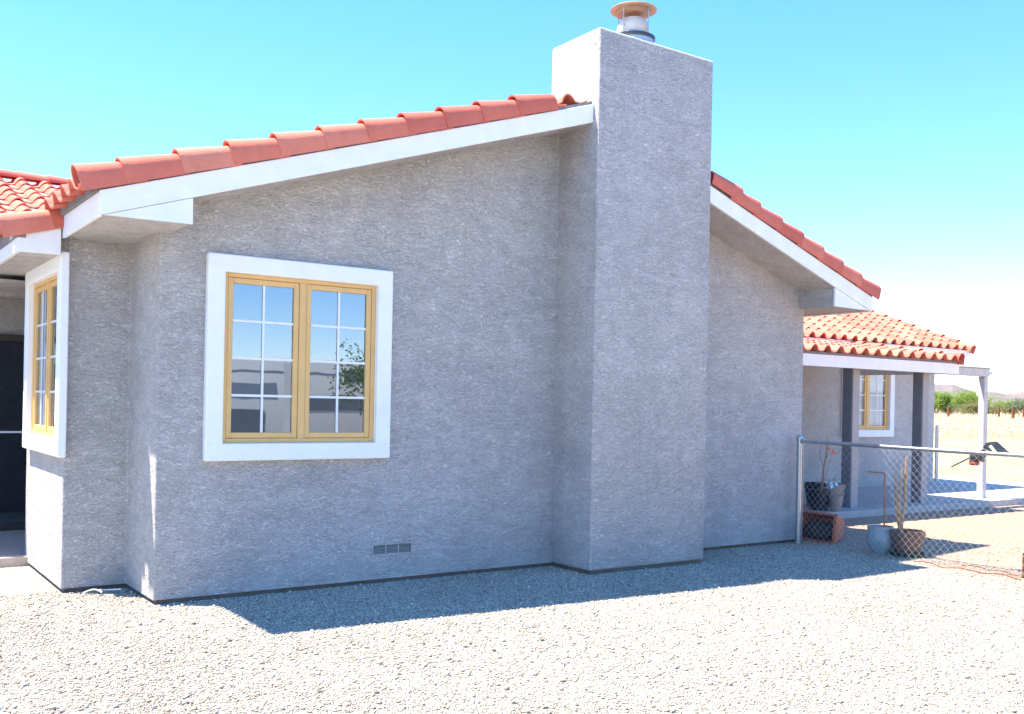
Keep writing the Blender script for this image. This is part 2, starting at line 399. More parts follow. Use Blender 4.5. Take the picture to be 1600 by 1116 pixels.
def rake_tile(mir=False):
    L = .43; A = [(x, y, z+.009) for x, y, z in rake_profile(0, 1.03)]; B = rake_profile(L, .82)
    if mir: A = [(-x, y, z) for x, y, z in A]; B = [(-x, y, z) for x, y, z in B]
    b = strip_mesh(A, B, .013 if not mir else -.013); me_o = to_obj(b, 'rake_tile', TILE); me = me_o.data; bpy.data.objects.remove(me_o); return me
RK, RKM = rake_tile(), rake_tile(True)
def cap_me():
    def P(x, s): return [(x, .10*s*math.cos(math.pi*(1-k/10)), .095*s*math.sin(math.pi*k/10)) for k in range(11)]
    o = to_obj(strip_mesh(P(0, 1.), P(.42, .86), .014), 'ridge_tile', TILE); me = o.data; bpy.data.objects.remove(o); return me
CAPME = cap_me()
def put(me, name, loc, rot, parent, jit=1.):
    o = bpy.data.objects.new(name, me); COL.objects.link(o); o.parent = parent
    j = [random.uniform(-1, 1)*.004*jit for _ in range(3)]
    o.location = (loc[0]+j[0], loc[1]+j[1], loc[2]+j[2]*.5)
    o.rotation_mode = 'XYZ'
    o.rotation_euler = tuple(r+random.uniform(-1, 1)*.010*jit for r in rot); return o
class Joined:
    def __init__(s): s.V = []; s.F = []; s.n = 0
    def add(s, me, M):
        v = np.empty(len(me.vertices)*3); me.vertices.foreach_get('co', v); v = v.reshape(-1, 3)
        M = np.array(M); v = v@M[:3, :3].T+M[:3, 3]; s.V.append(v)
        for p in me.polygons: s.F.append([i+s.n for i in p.vertices])
        s.n += len(v)
    def build(s, name, mat, parent):
        if not s.V: return
        me = bpy.data.meshes.new(name); me.from_pydata(np.vstack(s.V).tolist(), [], s.F); me.materials.append(mat)
        for p in me.polygons: p.use_smooth = True
        try: me.set_sharp_from_angle(angle=R_(38))
        except Exception: pass
        o = bpy.data.objects.new(name, me); COL.objects.link(o); o.parent = parent; o['kind'] = 'stuff'
def rotm(loc, rx=0, ry=0, rz=0):
    from mathutils import Euler
    return Matrix.Translation(loc)@Euler((rx, ry, rz), 'XYZ').to_matrix().to_4x4()
def field(origin, udir, vdir, ncol, nrow, slope, keep=None, part=None, parent=roof, joinname='roof_tiles'):
    """udir: horizontal upslope dir; vdir: across; tiles local x = vdir, local y = upslope"""
    u = Vector(udir); v = Vector(vdir); ang = math.atan(slope)
    U = (u*math.cos(ang)+Vector((0, 0, 1))*math.sin(ang)); N = v.cross(U)
    base = Matrix(((v.x, U.x, N.x, 0), (v.y, U.y, N.y, 0), (v.z, U.z, N.z, 0), (0, 0, 0, 1)))
    J = Joined(); O = Vector(origin); cnt = 0
    for r in range(nrow):
        for c in range(ncol):
            p = O+v*(c*TW)+U*(r*TE)
            if keep and not keep(p, r, c): continue
            M = Matrix.Translation(p+N*random.uniform(-.002, .003)+U*random.uniform(-.005, .005))@base@Matrix.Rotation(random.uniform(-.012, .012), 4, 'Z')
            if part and part(p, r, c):
                o = bpy.data.objects.new('roof_tile', FT_ME); COL.objects.link(o); o.parent = parent; o.matrix_local = M; cnt += 1
            else: J.add(FT_ME, M)
    J.build(joinname, TILE, parent); return cnt
ang = math.atan((PZ-2.69)/(PX-LX)); angr = math.atan((PZ-2.63)/(RX-PX))
# rake tiles, left run
xs_r = [-.645, -.365, .01, .365, .715, 1.07, 1.42, 1.77, 2.12, 2.48, 2.84]
for x in xs_r:
    put(RK, 'rake_tile', (x, -.492, Lz(x)+FH+.022), (0, -ang, 0), house, .7)
# right run
for k in range(7):
    x = 7.945-k*.345
    put(RKM, 'rake_tile', (x, -.492, Rz(x)+FH+.022), (0, angr, 0), house, .7)
put(RKM, 'rake_tile', (5.60, -.49, Rz(5.60)+FH+.035), (0, angr+.02, 0), house, 0)
# low rake tile above the jog
for x in (-.945, -.60): put(RK, 'rake_tile', (x, .672, Lz(x)+.09), (0, -ang, 0), house, .5)
# S tile laid at the peak beside the chimney
o = put(FT_ME, 'ridge_tile', (3.36, -.43, Lz(3.40)+FH+.035), (R_(1), -ang*.8, 0), house, 0)
# main left slope field
def main_part(p, r, c): return (r <= 1 and p.y < 4.2) or (p.y < .25 and r < 11)
nc = 33
field((-.655, -.20, Lz(-.655)+TH+.055), (1, 0, 0), (0, -1, 0), 1, 12, (PZ-2.69)/(PX-LX), None, main_part, roof)
field((-.655, .65, Lz(-.655)+TH+.055), (1, 0, 0), (0, -1, 0), 3, 12, (PZ-2.69)/(PX-LX), lambda p, r, c: not(3.2 < p.x and False), main_part, roof)
field((-.945, .65+TW*32, Lz(-.945)+TH+.02), (1, 0, 0), (0, -1, 0), 31, 13, (PZ-2.69)/(PX-LX), lambda p, r, c: p.y > .80, lambda p, r, c: r == 0 and p.y < 4.0, roof)
field((7.96, -.37, Rz(7.96)+TH+.02), (-1, 0, 0), (0, 1, 0), 34, 12, (PZ-2.63)/(RX-PX), lambda p, r, c: not (p.x < 5.5 and p.y < .3), None, roof)
for k in range(24): put(CAPME, 'ridge_tile', (PX, .25+k*.36, PZ+TH+.07), (0, 0, R_(90)), house, .8)

# ---- left wing with its own gable running left
def Wz(y): return 3.02+.33*(y-3.2)
m = MB(); m.prism([(-4.5, 4.2), (1.05, 4.2), (1.05, 9.0), (-4.5, 9.0)], 0, 2.93, 'z'); m.build('wall', STUCCO, house)
m = MB(); m.prism([(3.2, Wz(3.2)-.1), (6.6, Wz(6.6)-.1), (10.0, Wz(3.2)-.1), (10., Wz(3.2)+.04), (6.6, Wz(6.6)+.04), (3.2, Wz(3.2)+.04)], -4.6, 2.2, 'x')
wroof = m.build('roof', STUCCO, house)
m = MB(); m.box(-4.5, .98, 3.42, 3.6, 2.46, 2.94); m.build('beam', STUCCO, house)
m = MB(); m.box(-4.6, -.87, 3.17, 3.198, 2.90, 3.04); m.build('fascia_board', WHITE, house)
m = MB(); m.box(-4.6, -.90, 3.2, 4.2, 2.90, 2.92); m.build('soffit', STUCCO, house)
m = MB(); m.box(-.90, 1.0, 2.43, 4.2, 2.50, 2.52); m.build('soffit', STUCCO, house)
def mainz(x): return Lz(x)+TH+.03
field((-4.6, 3.1, Wz(3.1)+.045), (0, 1, 0), (1, 0, 0), 26, 11, .33, lambda p, r, c: p.z > mainz(p.x)-.10 or p.x < -.95, lambda p, r, c: p.x > -1.4, wroof)
for k in range(19):
    x = -4.6+k*.355
    if Wz(6.6)+.11 > mainz(x): put(CAPME, 'ridge_tile', (x, 6.6, Wz(6.6)+.10), (0, 0, 0), house, .8)

# ---- right wing and porch
def Uz(y): return 2.56+.365*(y-3.28)
m = MB(); m.prism([(7.29, 3.95), (16.3, 3.95), (16.3, 9.0), (7.29, 9.0)], 0, 4.4, 'z')
bmesh.ops.recalc_face_normals(m.b, faces=m.b.faces)
m.bevel(.018, 3, lambda e: abs(e.verts[0].co.z-e.verts[1].co.z) > 1)
sl = Vector((0, -.365, 1)).normalized()
for co, no in (((0, 3.28, 2.60), sl), ((0, 9.7, 2.60), Vector((0, .365, 1)).normalized())):
    bmesh.ops.bisect_plane(m.b, geom=m.b.verts[:]+m.b.edges[:]+m.b.faces[:], plane_co=co, plane_no=no, clear_outer=True)
    bmesh.ops.holes_fill(m.b, edges=[e for e in m.b.edges if e.is_boundary], sides=0)
wr = m.build('wall', STUCCO, house, smooth=True)
FWX = 14.09
c = MB().box(FWX-.645, FWX+.645, 3.8, 4.5, 1.13, 2.43).build('cut', STUCCO)
md = wr.modifiers.new('b', 'BOOLEAN'); md.object = c; md.operation = 'DIFFERENCE'; md.solver = 'EXACT'
me = bpy.data.meshes.new_from_object(wr.evaluated_get(bpy.context.evaluated_depsgraph_get())); wr.modifiers.clear(); wr.data = me
bpy.data.objects.remove(c)
m = MB(); m.prism([(3.30, Uz(3.30)), (6.5, Uz(6.5)), (9.7, Uz(3.3)), (9.7, Uz(3.3)+.14), (6.5, Uz(6.5)+.14), (3.30, Uz(3.30)+.14)], 7.86, 16.36, 'x')
uroof = m.build('roof', STUCCO, house)
m = MB(); m.box(7.86, 16.39, 3.27, 3.297, 2.555, 2.70); m.bevel(.003, 1); m.build('fascia_board', WHITE, house)
m = MB(); m.prism([(3.30, Uz(3.3)), (6.5, Uz(6.5)), (6.5, Uz(6.5)+.15), (3.3, Uz(3.3)+.15)], 16.362, 16.39, 'x'); m.build('fascia_board', WHITE, house)
m = MB(); m.box(7.9, 16.36, 3.30, 3.96, 2.56, 2.575); m.build('soffit', STUCCO, house)
nU = 28
field((16.28-TW*nU, 3.22, Uz(3.22)+.16), (0, 1, 0), (1, 0, 0), nU, 10, .365, lambda p, r, c: p.x > 8.0, lambda p, r, c: p.y < 5.6 and p.x > 10.6, uroof)
for k in range(10):
    d = k*.345; y = 3.18+d*.94; put(RKM, 'rake_tile', (16.33, y, Uz(y)+.11), (0, 0, R_(-90)), house, 0)
    house_last = bpy.data.objects[-1]
# rake tiles of the wing run up the slope: orient explicitly
for o in [q for q in bpy.data.objects if q.name.startswith('rake_tile') and abs(q.location.x-16.33) < .02]:
    a = math.atan(.365); U = Vector((0, math.cos(a), math.sin(a))); Sd = Vector((-1, 0, 0)); N = Vector((0, -math.sin(a), math.cos(a)))
    loc = o.location.copy(); o.data = RK
    o.matrix_local = Matrix(((U.x, Sd.x, N.x, loc.x), (U.y, Sd.y, N.y, loc.y), (U.z, Sd.z, N.z, loc.z), (0, 0, 0, 1)))
# porch roof
def Pz(y): return 2.26+.145*(y-1.38)
m = MB(); m.prism([(1.40, Pz(1.4)-.02), (3.9, Pz(3.9)-.02), (3.9, Pz(3.9)+.03), (1.40, Pz(1.4)+.03)], 7.3, 12.77, 'x'); proof = m.build('porch_roof', GREYP, house)
m = MB(); m.box(7.6, 12.0, 1.365, 1.395, 2.095, 2.262); m.bevel(.003, 1); m.build('fascia_board', WHITE, house)
m = MB(); m.box(12.003, 12.80, 1.365, 1.395, 2.097, 2.262); m.bevel(.003, 1); m.build('fascia_board', WHITE, house)
m = MB(); m.box(12.77, 12.80, 1.397, 3.2, 2.10, 2.40); m.build('fascia_board', WHITE, house)
m = MB(); m.box(7.6, 12.78, 1.37, 1.42, 2.262, 2.30); m.build('underlay', FELT, house)
m = MB(); m.box(7.3, 12.76, 1.60, 1.76, 2.11, 2.25); m.build('beam', WEATHER, house)
nP = 18
field((12.76-TW*nP, 1.30, Pz(1.30)+.05), (0, 1, 0), (1, 0, 0), nP, 6, .145, lambda p, r, c: p.x > 7.9, lambda p, r, c: True, proof)
a = math.atan(.145); U = Vector((0, math.cos(a), math.sin(a))); Sd = Vector((-1, 0, 0)); N = Vector((0, -math.sin(a), math.cos(a)))
for k in range(6):
    loc = Vector((12.735, 1.27, Pz(1.27)+.005))+U*(k*.36)
    o = bpy.data.objects.new('rake_tile', RK); COL.objects.link(o); o.parent = house
    o.matrix_local = Matrix(((U.x, Sd.x, N.x, loc.x), (U.y, Sd.y, N.y, loc.y), (U.z, Sd.z, N.z, loc.z), (0, 0, 0, 1)))
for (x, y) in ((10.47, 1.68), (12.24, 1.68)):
    m = MB(); m.box(x-.08, x+.08, y-.08, y+.08, .06, 2.11); m.bevel(.006, 1); p = m.build('porch_post', SHADEP, house)
    m = MB(); m.box(x-.074, x+.083, y-.098, y-.082, .06, 2.105); m.build('lit_post_face', GREYP, p)  # added lighter board: paints the brighter light on the post's front face

# ---- windows
def window(loc, rz, niche=.40, glass=GLASS, curtain=None, w=1.29, h=1.30):
    w2 = w/2
    fr = MB()   # outer frame + mullion
    for b in ((-w2, -w2+.035, 0, h), (w2-.035, w2, 0, h), (-.028, .028, .035, h-.03)): fr.box(b[0], b[1], -.012, .05, b[2], b[3])
    fr.box(-w2+.035, w2-.035, -.012, .05, 0, .035); fr.box(-w2+.035, w2-.035, -.012, .05, h-.03, h)
    fr.bevel(.003, 1)
    win = fr.build('window', TAN, house); win.location = loc; win.rotation_euler = (0, 0, rz)
    # trim band
    tb = .135; y0, y1 = -.062, .004
    t = MB()
    t.prism([(-w2-tb, -tb), (w2+tb, -tb), (w2+tb, 0.), (-w2-tb, 0.)], y0, y1); t.bevel(.012, 2); t.build('trim', TRIM, win)
    t = MB(); t.prism([(-w2-tb, h+.0), (w2+tb, h), (w2+tb, h+tb), (-w2-tb, h+tb)], y0, y1); t.bevel(.012, 2); t.build('trim', TRIM, win)
    for s in (-1, 1):
        t = MB(); xa, xb = sorted((s*w2, s*(w2+tb))); t.box(xa, xb, y0+.0015, y1, -.02, h+.02); t.bevel(.010, 2); t.build('trim', TRIM, win)
    for s in (-1, 1):
        xa, xb = (-w2+.035, -.028) if s < 0 else (.028, w2-.035)
        za, zb = .035, h-.03; sw = .045; ms = MB()
        ms.box(xa+.002, xa+sw, -.004, .035, za+.002, zb-.002); ms.box(xb-sw, xb-.002, -.004, .035, za+.002, zb-.002)
        ms.box(xa+sw, xb-sw, -.004, .035, za+.002, za+sw); ms.box(xa+sw, xb-sw, -.004, .035, zb-sw, zb-.002); ms.bevel(.004, 1)
        ms.build('sash', TAN, win)
        gx0, gx1, gz0, gz1 = xa+sw, xb-sw, za+sw, zb-sw; mw = .018
        xm = (gx0+gx1)/2
        MB().box(xm-mw/2, xm+mw/2, .006, .014, gz0, gz1).build('grille_bar', MUNTIN, win)
        zz = [gz0+(gz1-gz0)*k/4 for k in range(5)]
        for k in range(1, 4): MB().box(gx0, xm-mw/2, .006, .014, zz[k]-mw/2, zz[k]+mw/2).build('grille_bar', MUNTIN, win); MB().box(xm+mw/2, gx1, .006, .014, zz[k]-mw/2, zz[k]+mw/2).build('grille_bar', MUNTIN, win)
        for k in range(4):
            for (pa, pb) in ((gx0, xm), (xm, gx1)):
                MB().box(pa, pb, .016, .020, zz[k], zz[k+1]).build('pane', glass, win)
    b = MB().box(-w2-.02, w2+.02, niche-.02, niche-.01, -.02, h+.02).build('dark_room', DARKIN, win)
    if curtain:
        m = bmesh.new(); n = 90; x0, x1 = -w2+.04, w2-.04
        pr = [(x0+(x1-x0)*k/n, .06+.018*math.sin(k*1.15)+.008*math.sin(k*.37), ) for k in range(n+1)]
        A = [m.verts.new((x, y, .04)) for x, y in pr]; B = [m.verts.new((x, y, h-.04)) for x, y in pr]
        for k in range(n): m.faces.new((A[k], A[k+1], B[k+1], B[k]))
        to_obj(m, 'curtain', curtain, win)
    return win
window(((WX0+WX1)/2, 0, WZ0), 0)
wl_ = window((-.48, (.83+2.14)/2, WZ0), R_(-90), niche=.36)
window((FWX, 3.95, 1.13), 0, glass=GLASSF, curtain=CURTAIN, niche=.40)
# foundation vent
v = MB(); v.box(1.77, 2.17, -.006, .0, .195, .21); v.box(1.77, 2.17, -.006, 0, .283, .297); v.box(1.77, 1.79, -.006, 0, .21, .283); v.box(2.15, 2.17, -.006, 0, .21, .283)
vent = v.build('foundation_vent', STUCCO, house)
for k in range(3):
    x0 = 1.795+k*.12; m = MB()
    for j in range(5): m.prism([(.004, .212+j*.014), (.02, .220+j*.014), (.02, .222+j*.014), (.004, .214+j*.014)], x0, x0+.105, 'x')
    m.build('louvre', GREYP, vent)
    if k: MB().box(x0-.014, x0-.001, -.003, .02, .21, .283).build('vent_bar', GREYP, vent)
MB().box(1.79, 2.15, .03, .035, .206, .284).build('vent_screen', simple('grey_mesh', (.34,.34,.35), .7), vent)
# sliding glass door in the left recess
DY = 4.2
m = MB()
for a in ((-1.65, -1.58, .06, 2.12), (.33, .40, .06, 2.12), (-1.58, .33, 2.05, 2.12), (-1.58, .33, .06, .12), (-.66, -.59, .12, 2.05)): m.box(a[0], a[1], DY-.06, DY+.0, a[2], a[3])
dr = m.build('sliding_door', simple('dark_bronze_frame', (.06, .05, .045), .5, .3), house)
for a in ((-1.58, -.66), (-.59, .33)): MB().box(a[0], a[1], DY-.03, DY-.024, .12, 2.05).build('pane', glass_mat('dark_door_glass', (.4, .42, .45), .22), dr)
MB().box(-1.58, .33, DY-.012, DY-.004, .12, 2.05).build('dark_room', DARKIN, dr)
MB().box(-.59, .33, DY-.045, DY-.036, 1.08, 1.10).build('white_bar', WHITE, dr)  # thin white bar across the right-hand pane

# ---- slabs
m = MB(); m.box(7.35, 18.5, 1.30, 5.2, -.3, .06); m.bevel(.012, 2); m.build('porch_slab', CONC, kind='structure')
m = MB(); m.box(-7, .95, 2.26, 4.4, -.3, .05); m.bevel(.012, 2); m.build('patio_slab', CONCL, kind='structure')

# ------------------------------------------------------------------ pergola frame
pg = empty('patio_frame', (14.08, 1.68, .06), label='weathered white timber post and beam frame at the end of the porch', cat='pergola')
def addp(m, name, mat, par, **k):
    o = m.build(name, mat, None, **k); o.parent = par; o.matrix_parent_inverse = Matrix.Translation(par.location).inverted(); return o
m = MB(); m.box(14.02, 14.13, 1.63, 1.74, .06, 2.10); m.bevel(.006, 1); addp(m, 'post', WEATHER, pg)
m = MB(); m.box(12.81, 14.16, 1.62, 1.75, 2.103, 2.235); m.bevel(.006, 1); addp(m, 'beam', WEATHER, pg)
m = MB(); m.box(12.81, 14.20, 1.60, 1.77, 2.238, 2.255); addp(m, 'cap_board', WEATHER, pg)
m = MB(); m.prism([(1.742, 1.78), (1.78, 1.78), (1.87, 2.10), (1.742, 2.10)], 14.04, 14.11, 'x'); addp(m, 'brace', WEATHER, pg)
m = MB(); m.tube([(14.16, 1.69, 2.17), (14.34, 1.69, 2.17)], .02, 8); addp(m, 'pipe_stub', GALV, pg)

# ------------------------------------------------------------------ chain-link fence
FX = 7.13
fe = empty('chain_link_fence', (FX, -.1, GZ), label='waist high galvanised chain link fence running off the house corner', cat='fence')
def post(x, y, h, r):
    m = MB(); m.tube([(x, y, GZ-.2), (x, y, h)], r, 14); q = addp(m, 'post', GALV, fe, smooth=True)
    m = MB(); m.lathe([(r*1.18, h-.02), (r*1.18, h+.005), (r*.9, h+.03), (r*.35, h+.045)], 14, (x, y, 0)); o = m.build('post_cap', GALV, None, smooth=True); o.parent = q
    o.matrix_parent_inverse = Matrix.Identity(4)
    return q
post(FX, -.09, 1.165, .030); post(FX, -3.15, 1.12, .024); post(FX, -6.2, 1.12, .024)
m = MB(); m.tube([(FX, -.09, 1.135), (FX, -1.6, 1.115), (FX, -3.15, 1.10), (FX, -6.2, 1.10)], .0205, 12); addp(m, 'top_rail', GALV, fe, smooth=True)
m = MB(); m.tube([(FX+.0, -.09-.03, 1.135), (FX, -.09-.07, 1.135)], .028, 12); addp(m, 'rail_cup', GALV, fe, smooth=True)
for z in (.15, .5, .85):
    m = MB(); m.tube([(FX, -.09, z), (FX, -.09, z+.02)], .034, 12); addp(m, 'tension_band', GALV, fe, smooth=True)
m = MB(); m.box(FX-.008, FX-.003, -.15, -.135, GZ+.03, 1.10); addp(m, 'tension_bar', GALV, fe)
# woven mesh
P = .078; H0, H1 = GZ+.015, 1.10; verts = []; faces = []
def wire(pts, r):
    n0 = len(verts)
    for i, p in enumerate(pts):
        a = pts[max(0, i-1)]; c = pts[min(len(pts)-1, i+1)]
        d = Vector(c)-Vector(a); d.normalize(); s1 = Vector((1, 0, 0)); s2 = d.cross(s1).normalized()
        for k in range(4):
            t = math.pi/2*k; q = Vector(p)+(s1*math.cos(t)+s2*math.sin(t))*r; verts.append(tuple(q))
    for i in range(len(pts)-1):
        for k in range(4): faces.append((n0+i*4+k, n0+i*4+(k+1) % 4, n0+(i+1)*4+(k+1) % 4, n0+(i+1)*4+k))
ncols = int(6.0/(P/2)); nseg = int((H1-H0)/(P/2))
for c in range(ncols):
    yb = -.14-c*P/2; pts = []
    for k in range(nseg+1):
        side = (k+c) % 2
        y = yb-(P/2 if side else 0); z = H0+k*(H1-H0)/nseg
        bow = .018*math.sin((yb*.9))*math.sin(math.pi*k/nseg)
        pts.append((FX-.012+(.0035 if side else -.0035)+bow, y+.004*math.sin(z*7+yb*3), z))
    wire(pts, .0021)
me = bpy.data.meshes.new('wire_mesh'); me.from_pydata(verts, [], faces); me.materials.append(WIRE)
o = bpy.data.objects.new('wire_mesh', me); COL.objects.link(o); o.parent = fe; o.matrix_parent_inverse = Matrix.Translation(fe.location).inverted(); o['kind'] = 'stuff'
# short run of fence behind the wing corner
f2 = empty('fence_gate', (16.5, 4.3, .06), label='narrow chain link panel standing just past the far corner of the house', cat='fence')
D2 = Vector((math.cos(R_(30)), math.sin(R_(30)), 0)); B2 = Vector((16.43, 3.98, .06))
for t in (0, .9):
    q = B2+D2*t; m = MB(); m.tube([q, q+Vector((0, 0, 1.16))], .022, 10); addp(m, 'post', GALV, f2, smooth=True)
m = MB(); m.tube([B2+Vector((0, 0, 1.13)), B2+D2*.9+Vector((0, 0, 1.13))], .02, 8); addp(m, 'top_rail', GALV, f2)
verts = []; faces = []
for c in range(22):
    t0 = c*.04; pts = []
    for k in range(28):
        t = t0+(.04 if (k+c) % 2 else 0); q = B2+D2*t; pts.append((q.x, q.y, .1+k*.038))
    wire(pts, .0022)
me = bpy.data.meshes.new('wire_mesh'); me.from_pydata(verts, [], faces); me.materials.append(WIRE)
o = bpy.data.objects.new('wire_mesh', me); COL.objects.link(o); o.parent = f2; o.matrix_parent_inverse = Matrix.Translation(f2.location).inverted(); o['kind'] = 'stuff'
# rusty stake and loose wires
m = MB(); m.prism([(7.15, -2.68), (7.185, -2.68), (7.185, -2.673), (7.171, -2.673), (7.171, -2.64), (7.164, -2.64), (7.164, -2.673), (7.15, -2.673)], GZ-.2, .2, 'z')
m.build('ground_stake', RUST, label='short rusty iron stake in the gravel at the foot of the fence', cat='stake')
pts = [(7.02+.03*math.sin(k*.9), -1.62-k*.085+.01*math.sin(k*2.2), GZ+.02+.012*math.sin(k*1.3)) for k in range(14)]
MB().tube(pts, .005, 5).build('rusty_wire', RUST, label='loose rusty wire lying along the gravel below the fence', cat='wire')
pts = [(7.25+.05*math.sin(k*.7), -2.0-k*.09, GZ+.018+.01*math.sin(k*1.7)) for k in range(10)]
MB().tube(pts, .004, 5).build('rusty_wire', RUST, label='thin rusty wire lying on the dirt just inside the fence', cat='wire')

# ------------------------------------------------------------------ pots and planters
ORANGE = simple('terracotta_plastic', (.50, .13, .065), .6, var=.12, nscale=9, bump=.001)
SOIL = simple('dry_soil', (.075, .055, .045), .95, var=.4, nscale=30, bump=.01, bscale=50)
STICK = simple('dry_bark', (.36, .24, .14), .9, var=.25, nscale=30, bump=.004, bscale=120)
BLUEG = simple('blue_grey_glaze', (.30, .37, .40), .3, spec=.6, var=.18, nscale=8)
BROWN = simple('brown_plastic', (.17, .10, .075), .6, var=.15)
BLACKP = simple('black_plastic', (.02, .022, .024), .55, var=.2)
TAUPE = simple('taupe_pot', (.30, .25, .22), .7, var=.1)
GREENP = simple('dark_green_plastic', (.03, .09, .07), .5, var=.2)
def pot(name, loc, prof, mat, label, soilz, soilr, cat='plant pot', group=None, n=32):
    e = empty(name, loc, label=label, cat=cat, group=group)
    MB().lathe(prof, n).build('vessel', mat, e, smooth=True)
    MB().lathe([(soilr, soilz-.01), (soilr*.98, soilz), (soilr*.5, soilz+.012)], 20).build('soil', SOIL, e, smooth=True)
    return e
def hollow(ro, h, rb, t=.012, lip=.015, bulge=None):
    p = [(rb*.1, 0), (rb, 0)]
    if bulge: p += [(rb+(bulge-rb)*math.sin(math.pi*.5*k/5), h*.55*k/5) for k in range(1, 6)]+[(bulge-(bulge-ro)*(k/4)**1.6, h*.55+h*.38*k/4) for k in range(1, 5)]
    p += [(ro+lip, h-.035), (ro+lip, h), (ro-t+.004, h), (ro-t, h-.04), ((ro-t+rb)/2, h*.6), (.01, h*.58)]
    return p
p1 = pot('glazed_pot', (7.36, -1.0, GZ), hollow(.125, .29, .10, lip=.010, bulge=.150), BLUEG, 'rounded blue grey glazed pot with a copper pipe standing in it, behind the fence', .24, .12)
PIPE = simple('copper_pipe', (.42, .16, .08), .5, .3, var=.25, nscale=20)
MB().tube([(7.40, -1.02, GZ+.2), (7.405, -1.01, .62), (7.42, -1.0, .80), (7.425, -1.0, .815), (7.415, -.99, .825), (7.33, -.84, .83)], .009, 8).build('bent_pipe', PIPE, label='thin copper pipe with a bent top standing up out of the glazed pot', cat='pipe')
p2 = pot('nursery_pot', (7.44, -1.27, GZ), hollow(.165, .27, .115), BROWN, 'tapered brown pot holding a bare cut sapling, right of the glazed pot', .2, .14)
p2s = MB().lathe([(.02, 0), (.17, 0), (.19, .045), (.18, .045), (.15, .012)], 28).build('saucer', GREENP, p2, smooth=True)
def stems(name, base, specs, label, mat=STICK, cat='dead plant', extra=None):
    e = empty(name, base, label=label, cat=cat)
    for k, (pts, r0, r1) in enumerate(specs):
        o = MB().tube(pts, r0, 7, r1).build('stem', mat, e, smooth=True)
    if extra:
        for c, r in extra:
            m = MB(); 
            for k in range(6):
                a = k*1.05; m.prism([(c[0], c[2]), (c[0]+r*math.cos(a), c[2]+r*math.sin(a)), (c[0]+r*math.cos(a+.8), c[2]+r*math.sin(a+.8))], c[1]-.006*k, c[1]-.006*k-.004, 'y')
            m.build('flower', simple('orange_petal', (.65, .16, .06), .7), e)
    return e
sp = [([(0, 0, 0), (-.012, .01, .25), (-.03, .01, .42), (-.018, .01, .5), (.008, 0, .8)], .018, .009), ([(0, 0, .1), (.026, -.01, .34), (.05, -.02, .45), (.04, -.02, .62), (.056, -.02, .92)], .02, .013),
      ([(-.02, 0, .42), (-.06, .01, .50), (-.055, .01, .62), (-.085, .01, .74)], .005, .002), ([(.045, -.02, .6), (.09, -.02, .70), (.085, -.02, .82)], .005, .002), ([(.0, 0, .25), (.06, 0, .33), (.075, 0, .48)], .005, .002), ([(-.03, 0, .3), (-.09, 0, .36), (-.12, .01, .48)], .004, .002),
      ([(.01, 0, .05), (-.04, .02, .3), (-.06, .03, .55), (-.055, .04, .78)], .012, .006), ([(0, 0, .1), (.05, .02, .35), (.09, .01, .5)], .008, .003),
      ([(.05, -.02, .85), (.062, -.02, .9), (.066, -.03, .95)], .009, .004), ([(-.02, 0, .45), (-.07, 0, .56), (-.1, .01, .7)], .006, .003), ([(.04, 0, .5), (.08, .03, .7)], .006, .003)]
stems('cut_sapling', (7.42, -1.2, GZ+.12), sp, 'bare dry sapling with cut branches growing in the tapered brown pot')
# tipped square planter
tp = empty('tipped_planter', (7.60, -.06, GZ), label='orange square planter tipped on its side spilling soil behind the fence post', cat='planter')
def planter():
    b = bmesh.new(); Ho, Hb, L = .165, .115, .40
    def ring(x, h): return [b.verts.new((x, a*h, c*h)) for a, c in ((-1,-1),(1,-1),(1,1),(-1,1))]
    rr = [ring(L, Hb), ring(.05, Ho-.01), ring(.05, Ho+.012), ring(0, Ho+.012), ring(0, Ho-.012), ring(L-.02, Hb-.012)]
    for i in range(5):
        for k in range(4): b.faces.new((rr[i][k], rr[i][(k+1) % 4], rr[i+1][(k+1) % 4], rr[i+1][k]))
    b.faces.new(rr[0]); b.faces.new(rr[5])
    bmesh.ops.recalc_face_normals(b, faces=b.faces); return b
o = to_obj(planter(), 'vessel', ORANGE, tp); o.location = (-.17, -.04, .172); o.rotation_euler = (R_(2), R_(4), R_(14)); o.scale = (1.1, 1.35, 1.0)
b = bmesh.new(); bmesh.ops.create_icosphere(b, subdivisions=3, radius=1)
for v in b.verts: v.co *= 1+.15*math.sin(v.co.x*7+v.co.y*5)*math.sin(v.co.z*6)
o = to_obj(b, 'soil', SOIL, tp); o.scale = (.13, .2, .11); o.location = (-.02, .03, .11); o.rotation_euler = (0, 0, R_(14))
# pots on the porch
pA = pot('black_nursery_pot', (9.72, 1.62, .06), hollow(.145, .29, .12), BLACKP, 'small black plastic pot on the porch slab nearest the fence post', .25, .12)
pB = pot('black_tub', (10.12, 1.95, .06), hollow(.19, .35, .15), BLACKP, 'larger black tub of bare stalks standing behind the small pots on the porch', .29, .16)
pC = pot('taupe_planter', (10.30, 1.86, .06), hollow(.20, .34, .15), TAUPE, 'round taupe pot on the porch touching the grey post', .28, .17)
pD = pot('clay_bowl', (9.80, 1.40, .06), hollow(.085, .22, .07), TAUPE, 'little brown clay pot in front of the black pots on the porch', .18, .07)
sp = [([(0, 0, 0), (.05, .02, .3), (.16, .03, .66)], .006, .003), ([(0, 0, 0), (.12, 0, .28), (.26, .02, .60)], .006, .003)]
stems('flower_stalks', (9.80, 1.66, .28), sp, 'thin dry stalks with two orange flowers in the black porch pot', extra=[((.16, .02, .66), .035), ((.26, .01, .60), .04)])
